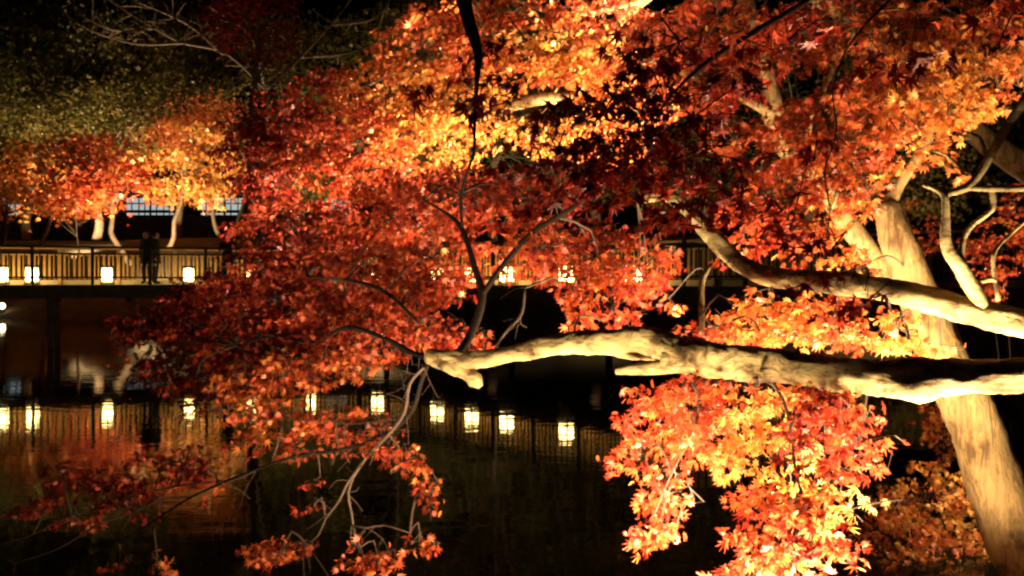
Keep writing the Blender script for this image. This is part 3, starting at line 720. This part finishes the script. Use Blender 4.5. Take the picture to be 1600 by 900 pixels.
pads1 = [
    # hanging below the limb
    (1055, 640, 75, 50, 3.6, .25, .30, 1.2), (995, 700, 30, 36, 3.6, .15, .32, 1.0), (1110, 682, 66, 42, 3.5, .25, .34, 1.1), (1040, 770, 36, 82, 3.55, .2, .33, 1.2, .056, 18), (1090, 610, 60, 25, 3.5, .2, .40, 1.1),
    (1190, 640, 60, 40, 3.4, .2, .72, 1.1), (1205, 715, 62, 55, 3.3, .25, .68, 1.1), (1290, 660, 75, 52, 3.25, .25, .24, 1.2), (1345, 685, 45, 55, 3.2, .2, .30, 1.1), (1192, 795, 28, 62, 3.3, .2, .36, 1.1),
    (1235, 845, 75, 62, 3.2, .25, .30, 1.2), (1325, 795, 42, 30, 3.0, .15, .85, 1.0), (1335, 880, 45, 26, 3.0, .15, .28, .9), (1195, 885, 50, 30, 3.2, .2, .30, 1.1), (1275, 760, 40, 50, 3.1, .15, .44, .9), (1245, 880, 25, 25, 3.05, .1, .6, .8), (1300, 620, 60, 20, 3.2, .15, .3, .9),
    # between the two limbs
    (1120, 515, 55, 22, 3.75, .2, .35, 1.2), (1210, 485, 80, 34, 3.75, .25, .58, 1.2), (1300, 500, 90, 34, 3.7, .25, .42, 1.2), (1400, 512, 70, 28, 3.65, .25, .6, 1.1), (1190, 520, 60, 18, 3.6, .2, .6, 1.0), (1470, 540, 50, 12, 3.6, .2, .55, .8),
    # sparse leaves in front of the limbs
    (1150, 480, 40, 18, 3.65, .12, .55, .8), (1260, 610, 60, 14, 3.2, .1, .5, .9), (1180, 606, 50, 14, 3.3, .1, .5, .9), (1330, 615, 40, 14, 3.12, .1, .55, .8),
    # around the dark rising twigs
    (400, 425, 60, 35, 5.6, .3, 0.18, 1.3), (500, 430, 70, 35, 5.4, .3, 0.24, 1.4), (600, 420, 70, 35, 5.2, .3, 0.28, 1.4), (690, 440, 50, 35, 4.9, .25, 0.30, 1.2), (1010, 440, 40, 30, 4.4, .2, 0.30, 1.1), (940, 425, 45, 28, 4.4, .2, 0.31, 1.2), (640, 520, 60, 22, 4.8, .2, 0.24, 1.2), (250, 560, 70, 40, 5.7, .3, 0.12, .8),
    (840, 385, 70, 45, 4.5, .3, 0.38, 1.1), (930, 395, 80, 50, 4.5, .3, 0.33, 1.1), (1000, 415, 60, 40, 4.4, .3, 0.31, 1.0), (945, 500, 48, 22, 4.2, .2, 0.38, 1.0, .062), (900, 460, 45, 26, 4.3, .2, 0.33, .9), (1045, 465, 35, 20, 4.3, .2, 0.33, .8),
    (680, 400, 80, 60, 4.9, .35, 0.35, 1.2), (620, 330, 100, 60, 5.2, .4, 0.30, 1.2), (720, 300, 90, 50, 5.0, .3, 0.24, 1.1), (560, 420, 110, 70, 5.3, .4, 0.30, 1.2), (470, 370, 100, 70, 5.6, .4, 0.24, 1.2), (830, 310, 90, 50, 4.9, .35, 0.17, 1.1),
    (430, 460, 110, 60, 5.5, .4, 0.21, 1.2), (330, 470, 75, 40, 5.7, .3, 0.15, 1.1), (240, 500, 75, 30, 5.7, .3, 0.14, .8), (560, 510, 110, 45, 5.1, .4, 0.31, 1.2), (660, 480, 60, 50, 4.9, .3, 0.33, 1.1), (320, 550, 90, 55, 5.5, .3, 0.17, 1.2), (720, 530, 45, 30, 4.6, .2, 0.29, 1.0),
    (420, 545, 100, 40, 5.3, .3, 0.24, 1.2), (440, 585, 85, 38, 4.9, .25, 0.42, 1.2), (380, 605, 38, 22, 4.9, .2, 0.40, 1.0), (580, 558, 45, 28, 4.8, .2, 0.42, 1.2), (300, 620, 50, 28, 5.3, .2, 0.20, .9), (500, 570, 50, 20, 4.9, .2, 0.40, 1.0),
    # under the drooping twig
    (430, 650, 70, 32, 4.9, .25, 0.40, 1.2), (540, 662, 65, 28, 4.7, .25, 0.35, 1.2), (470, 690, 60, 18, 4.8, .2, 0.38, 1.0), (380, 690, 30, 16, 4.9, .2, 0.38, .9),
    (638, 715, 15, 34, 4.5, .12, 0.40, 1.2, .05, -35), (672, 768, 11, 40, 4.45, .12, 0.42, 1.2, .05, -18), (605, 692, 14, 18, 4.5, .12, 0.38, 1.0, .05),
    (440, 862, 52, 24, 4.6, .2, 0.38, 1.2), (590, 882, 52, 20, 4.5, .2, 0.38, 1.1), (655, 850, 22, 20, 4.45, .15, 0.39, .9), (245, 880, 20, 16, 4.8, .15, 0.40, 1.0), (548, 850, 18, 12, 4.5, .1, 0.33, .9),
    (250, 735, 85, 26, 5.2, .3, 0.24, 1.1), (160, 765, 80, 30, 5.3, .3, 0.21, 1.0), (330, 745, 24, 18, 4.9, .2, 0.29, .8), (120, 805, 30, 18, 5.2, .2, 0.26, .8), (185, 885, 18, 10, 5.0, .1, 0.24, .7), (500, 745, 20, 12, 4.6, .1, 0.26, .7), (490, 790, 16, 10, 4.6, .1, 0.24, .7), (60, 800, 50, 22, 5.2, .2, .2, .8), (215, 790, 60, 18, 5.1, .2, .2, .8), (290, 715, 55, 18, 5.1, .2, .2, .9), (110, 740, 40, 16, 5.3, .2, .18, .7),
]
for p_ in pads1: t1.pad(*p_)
t1.finish(300)

# 2 the leaning tan trunk
t2 = Tree('maple_tree', 'maple with a thick leaning tan trunk behind the pale limbs', P(1665, 1010, 4.7))
t2.root.location.z = gz(t2.root.location.x, t2.root.location.y) - .1
t2.wlimb([(Vector(t2.root.location), 125 / FOC * 2.35)] + [(P(x, y, d), w / FOC * d / 2) for x, y, d, w in [(1646, 965, 4.7, 100), (1592, 850, 4.72, 88), (1550, 740, 4.75, 80), (1514, 640, 4.8, 77), (1472, 550, 4.85, 70), (1434, 460, 4.9, 60), (1406, 385, 4.95, 53), (1386, 325, 5.0, 40), (1381, 312, 5.0, 26)]], 'trunk', 'bark_tan', 28, .07, .03)
t2.limb([(1388, 325, 5.0, 26), (1398, 300, 5.0, 20), (1412, 278, 5.0, 17), (1440, 230, 5.0, 14), (1470, 150, 5.0, 12), (1490, 60, 5.0, 9)], 'branch', 'bark_tan', 9, .06, .04)
t2.limb([(1450, 500, 4.95, 40), (1400, 440, 5.05, 36), (1345, 378, 5.1, 32), (1290, 300, 5.15, 32), (1235, 240, 5.2, 33), (1211, 190, 5.2, 34), (1196, 130, 5.2, 33), (1180, 60, 5.2, 28), (1150, -40, 5.2, 22)], 'branch', 'bark_tan', 12, .06, .05)
t2.limb([(1290, 300, 5.15, 18), (1260, 220, 4.9, 14), (1290, 130, 4.6, 10), (1340, 40, 4.5, 7)], 'branch', 'bark_tan', 8, .06, .05)
t2.limb([(1211, 180, 5.2, 18), (1150, 150, 5.0, 12), (1080, 120, 4.9, 8), (1000, 90, 4.8, 5)], 'branch', 'bark_tan', 8, .06, .05)
pads2 = [(1240, 200, 55, 55, 4.5, .3, .34, 1.1), (1300, 210, 90, 70, 4.4, .35, .38, 1.2), (1390, 160, 80, 65, 4.4, .35, .46, 1.2), (1460, 130, 85, 75, 4.4, .35, .68, 1.1), (1540, 90, 70, 75, 4.4, .3, .64, 1.0), (1380, 60, 110, 55, 4.6, .35, .44, 1.1), (1500, 25, 90, 40, 4.5, .3, .4, 1.0),
         (1220, 290, 75, 45, 4.3, .3, .30, 1.2), (1330, 265, 60, 38, 4.2, .25, .40, 1.0), (1425, 235, 50, 28, 4.2, .2, .62, .9), (1235, 355, 60, 45, 4.1, .25, .36, 1.0), (1300, 330, 60, 45, 4.2, .25, .5, .8), (1240, 60, 80, 50, 4.7, .3, .34, 1.1), (1150, 210, 40, 40, 4.7, .3, .42, .9), (1580, 25, 60, 35, 4.4, .3, .36, 1.1), (1330, 15, 90, 30, 4.6, .3, .34, 1.1), (1120, 30, 80, 35, 4.8, .3, .34, 1.2), (1590, 130, 25, 40, 4.3, .2, .5, .8),
         (1100, 120, 80, 60, 4.9, .3, .34, 1.3), (1000, 70, 80, 50, 4.9, .3, .36, 1.2), (1335, 420, 50, 40, 4.3, .25, .6, .6), (1160, 360, 40, 40, 4.5, .25, .35, .7), (1520, 170, 45, 30, 4.3, .2, .62, .8)]
for p_ in pads2: t2.pad(*p_)
t2.finish(300)

# 3 the maple further back with the bright orange crown
t3 = Tree('maple_tree', 'bright orange maple further back with its arched limb high over the pond', (6.9, 8.0, gz(6.9, 8.0) - .1))
b3 = Vector(t3.root.location)
t3.wlimb([(b3, .24), (b3 + Vector((-.05, -.1, 1.2)), .19), (P(1760, 390, 7.8), .17), (P(1680, 318, 7.6), .14), (P(1600, 262, 7.5), .125), (P(1520, 205, 7.5), .10), (P(1400, 90, 7.7), .085), (P(1240, -20, 8.0), .075), (P(1080, -40, 8.0), .065), (P(960, 40, 7.8), .055), (P(905, 140, 7.4), .045), (P(840, 156, 7.25), .055), (P(780, 172, 7.3), .04), (P(700, 210, 7.3), .025)], 'trunk', 'bark_tan', 12, .06, .08)
t3.limb([(1010, 0, 7.8, 10), (930, 20, 7.5, 8), (860, 20, 7.2, 7), (780, -10, 7.2, 5)], 'branch', 'bark_tan', 7, .05, .06)
t3.limb([(800, 170, 7.3, 8), (720, 120, 7.3, 7), (640, 110, 7.3, 5), (560, 140, 7.4, 4)], 'branch', 'bark_tan', 7, .05, .06)
t3.limb([(860, 170, 7.3, 6), (815, 185, 7.2, 6), (790, 220, 7.2, 5), (770, 245, 7.2, 3)], 'branch', 'bark_tan', 7, .05, .06)
t3.limb([(720, 200, 7.3, 6), (620, 215, 7.4, 5), (520, 230, 7.5, 3)], 'branch', 'bark_tan', 7, .05, .06)
pads3 = [(945, 90, 60, 45, 7.2, .3, .66, 1.1), (930, 140, 40, 30, 7.1, .3, .55, 1.0), (660, 80, 75, 60, 7.2, .5, .46, 1.1), (700, 150, 90, 60, 7.2, .5, .68, 1.1), (600, 150, 80, 55, 7.4, .5, .58, 1.1), (760, 60, 70, 60, 7.2, .5, .46, .9), (870, 75, 80, 45, 7.1, .5, .72, 1.1), (930, 95, 60, 35, 7.2, .4, .72, 1.0), (840, 115, 55, 28, 7.1, .4, .5, .9), (850, 210, 75, 28, 7.1, .4, .68, 1.1), (680, 220, 90, 45, 7.2, .5, .60, 1.1),
         (560, 215, 80, 45, 7.4, .5, .40, 1.1), (480, 230, 70, 45, 7.6, .5, .30, 1.1), (520, 150, 60, 45, 7.6, .5, .24, 1.0), (440, 190, 60, 55, 7.8, .5, .12, 1.0), (400, 240, 60, 55, 7.8, .5, .10, 1.0), (560, 270, 90, 40, 7.3, .5, .34, 1.1), (940, 20, 80, 30, 7.2, .4, .36, .9), (820, 15, 80, 25, 7.2, .4, .4, .9), (1000, 170, 60, 50, 7.1, .4, .5, .7), (430, 290, 50, 40, 7.6, .4, .14, .9), (960, 230, 60, 40, 7.1, .4, .45, .7), (710, 20, 45, 26, 7.2, .4, .34, .9)]
for p_ in pads3: t3.pad(*p_, size=.066) if len(p_) < 9 else t3.pad(*p_)
t3.finish(300)

# 4 the near maple overhead, its backlit darkness put into leaf tones and bark colour
t4 = Tree('maple_tree', 'near overhead maple with dark branches and dark crimson leaves from the top', (2.3, .9, gz(2.3, .9) - .08))
t4.hub = .3; b4 = Vector(t4.root.location)
t4.wlimb([(b4, .15), (b4 + Vector((0, .05, 1.4)), .12), (Vector((2.1, 1.2, 3.2)), .10), (Vector((1.5, 1.8, 4.0)), .07), (Vector((.6, 2.2, 4.1)), .05), (Vector((-.1, 2.5, 3.75)), .035)], 'trunk', 'bark_shaded', 12, .05, .08)
t4.limb([(690, -130, 2.6, 30), (722, -10, 2.6, 24), (736, 45, 2.62, 21), (748, 85, 2.65, 14), (745, 130, 2.7, 7), (742, 190, 2.75, 5), (740, 250, 2.8, 3)], 'branch', 'bark_shaded', 8, .06, .03)
t4.limb([(1330, -60, 2.5, 12), (1262, 0, 2.5, 9), (1170, 55, 2.55, 9), (1095, 105, 2.6, 7), (1040, 160, 2.6, 4), (1010, 220, 2.6, 3)], 'branch', 'bark_shaded', 8, .05, .03)
t4.limb([(1460, -70, 2.4, 9), (1400, -10, 2.4, 6), (1350, 40, 2.4, 4), (1320, 80, 2.42, 3)], 'branch', 'bark_shaded', 7, .05, .03)
t4.limb([(1320, 80, 2.42, 3), (1300, 140, 2.44, 2.4), (1306, 205, 2.46, 2), (1288, 270, 2.48, 2), (1296, 330, 2.5, 1.6), (1290, 372, 2.5, 1.4)], 'branch', 'bark_shaded', 6, .03, .03)
t4.limb([(1288, 275, 2.48, 1.6), (1250, 300, 2.5, 1.4), (1222, 330, 2.5, 1.2)], 'branch', 'bark_shaded', 6, .03, .03)
t4.limb([(1294, 360, 2.5, 1.4), (1325, 410, 2.5, 1.2), (1352, 455, 2.5, 1)], 'branch', 'bark_shaded', 6, .03, .03)
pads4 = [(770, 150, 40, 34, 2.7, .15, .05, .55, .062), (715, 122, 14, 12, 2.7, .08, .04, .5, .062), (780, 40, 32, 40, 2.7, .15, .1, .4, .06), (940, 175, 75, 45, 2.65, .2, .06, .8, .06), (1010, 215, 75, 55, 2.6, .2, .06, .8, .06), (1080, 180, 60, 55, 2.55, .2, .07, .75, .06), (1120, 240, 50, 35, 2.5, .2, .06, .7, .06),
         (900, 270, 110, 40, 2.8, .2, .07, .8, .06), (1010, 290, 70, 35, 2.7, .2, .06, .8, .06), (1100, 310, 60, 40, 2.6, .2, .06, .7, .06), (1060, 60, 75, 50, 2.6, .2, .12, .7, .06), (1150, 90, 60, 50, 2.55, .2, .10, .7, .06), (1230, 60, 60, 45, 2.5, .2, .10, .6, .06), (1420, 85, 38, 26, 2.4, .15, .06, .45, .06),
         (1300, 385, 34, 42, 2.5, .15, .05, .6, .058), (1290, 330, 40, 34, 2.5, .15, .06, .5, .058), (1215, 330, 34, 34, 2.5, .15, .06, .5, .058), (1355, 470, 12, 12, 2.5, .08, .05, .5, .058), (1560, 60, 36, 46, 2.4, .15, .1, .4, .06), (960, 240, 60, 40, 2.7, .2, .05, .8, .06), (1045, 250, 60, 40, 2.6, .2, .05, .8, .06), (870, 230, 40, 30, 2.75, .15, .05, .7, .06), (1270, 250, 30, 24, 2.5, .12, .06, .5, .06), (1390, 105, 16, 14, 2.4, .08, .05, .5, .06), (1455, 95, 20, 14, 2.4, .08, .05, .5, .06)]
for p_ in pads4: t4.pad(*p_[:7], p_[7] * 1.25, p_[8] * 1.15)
t4.finish(300, twig='bark_shaded')

# 5 dark red maple at the top, left of the middle
t5 = Tree('maple_tree', 'dim dark red maple at the top left of the bright orange one', (-8.5, 44.5, gz(-8.5, 44.5) - .1), group=G)
t5.root.location = (-14.5, 45.5, gz(-14.5, 45.5) - .1); b5 = Vector(t5.root.location)
t5.wlimb([(b5, .24), (P(392, 250, 42), .17), (P(400, 120, 40), .10), (P(405, 20, 40), .05)], 'trunk', 'bark_far', 8, .06, .4)
for (x, y) in ((360, 60), (440, 60), (380, 10), (430, 5), (350, 20), (420, 90)):
    q = P(x, y, 40 + random.uniform(-1.5, 1.5)); t5.wlimb([(P(400, 130, 40), .06), (P((x + 400) / 2, y + 30, 40), .045), (q, .02)], 'branch', 'bark_far', 5, 0, .5)
    for i in range(330):
        v = Vector((random.gauss(0, 1), random.gauss(0, 1), random.gauss(0, .6))) * .62
        t5.L.append((*(q + v), random.gauss(0, 1), random.gauss(0, 1), -.6, random.gauss(0, .6), -.7, random.gauss(0, .6), .24 * random.uniform(.6, 1.3), .16 + random.gauss(0, .07), random.uniform(.3, 2)))
t5.finish(0, T=T5)

# shrubs and small maples on the right bank
def bank_shrub(name, label, px, D, pads, size, tone_m='maple', tw='bark_shaded'):
    bx = (px - 800) / FOC * D; base = Vector((bx, D, gz(bx, D) - .06))
    t = Tree(name, label, base, 'shrub' if 'shrub' in name else 'tree', 'shrubs and saplings on the right bank')
    for p_ in pads:
        c = P(p_[0], p_[1], p_[4])
        t.wlimb([(base + Vector((random.uniform(-.06, .06), random.uniform(-.06, .06), 0)), .012), (base.lerp(c, .5) + Vector((random.uniform(-.1, .1), 0, .1)), .008), (c, .004)], 'stem', tw, 6, .03, .1)
        t.skel = [(base, .02), (c, .01)]; t.pad(*p_, size=size)
    t.finish(60, twig=tw)
bank_shrub('maple_shrub', 'low orange maple shrub left of the leaning trunk at the bottom', 1500, 6.6, [(1460, 770, 65, 40, 6.5, .5, 0.69, 1.0), (1430, 840, 75, 45, 6.3, .5, 0.59, 1.0), (1520, 860, 50, 40, 6.4, .5, 0.64, .9), (1400, 790, 40, 30, 6.4, .4, 0.54, .7), (1500, 800, 40, 30, 6.6, .4, 0.74, .8)], .06)
bank_shrub('maple_sapling', 'thin reddish maple sapling just left of the leaning trunk under the limb', 1490, 7.6, [(1465, 655, 30, 36, 7.5, .4, 0.54, .8), (1480, 700, 26, 26, 7.5, .4, 0.59, .7)], .066)
bank_shrub('maple_sapling', 'dim red brown maple sapling at the right edge behind the white branches', 1600, 9.5, [(1565, 385, 50, 45, 9.3, .6, .35, .7), (1600, 330, 40, 50, 9.3, .6, .4, .6), (1545, 440, 40, 30, 9.2, .5, 0.44, .6), (1420, 370, 45, 50, 9.4, .5, 0.44, .5)], .075)
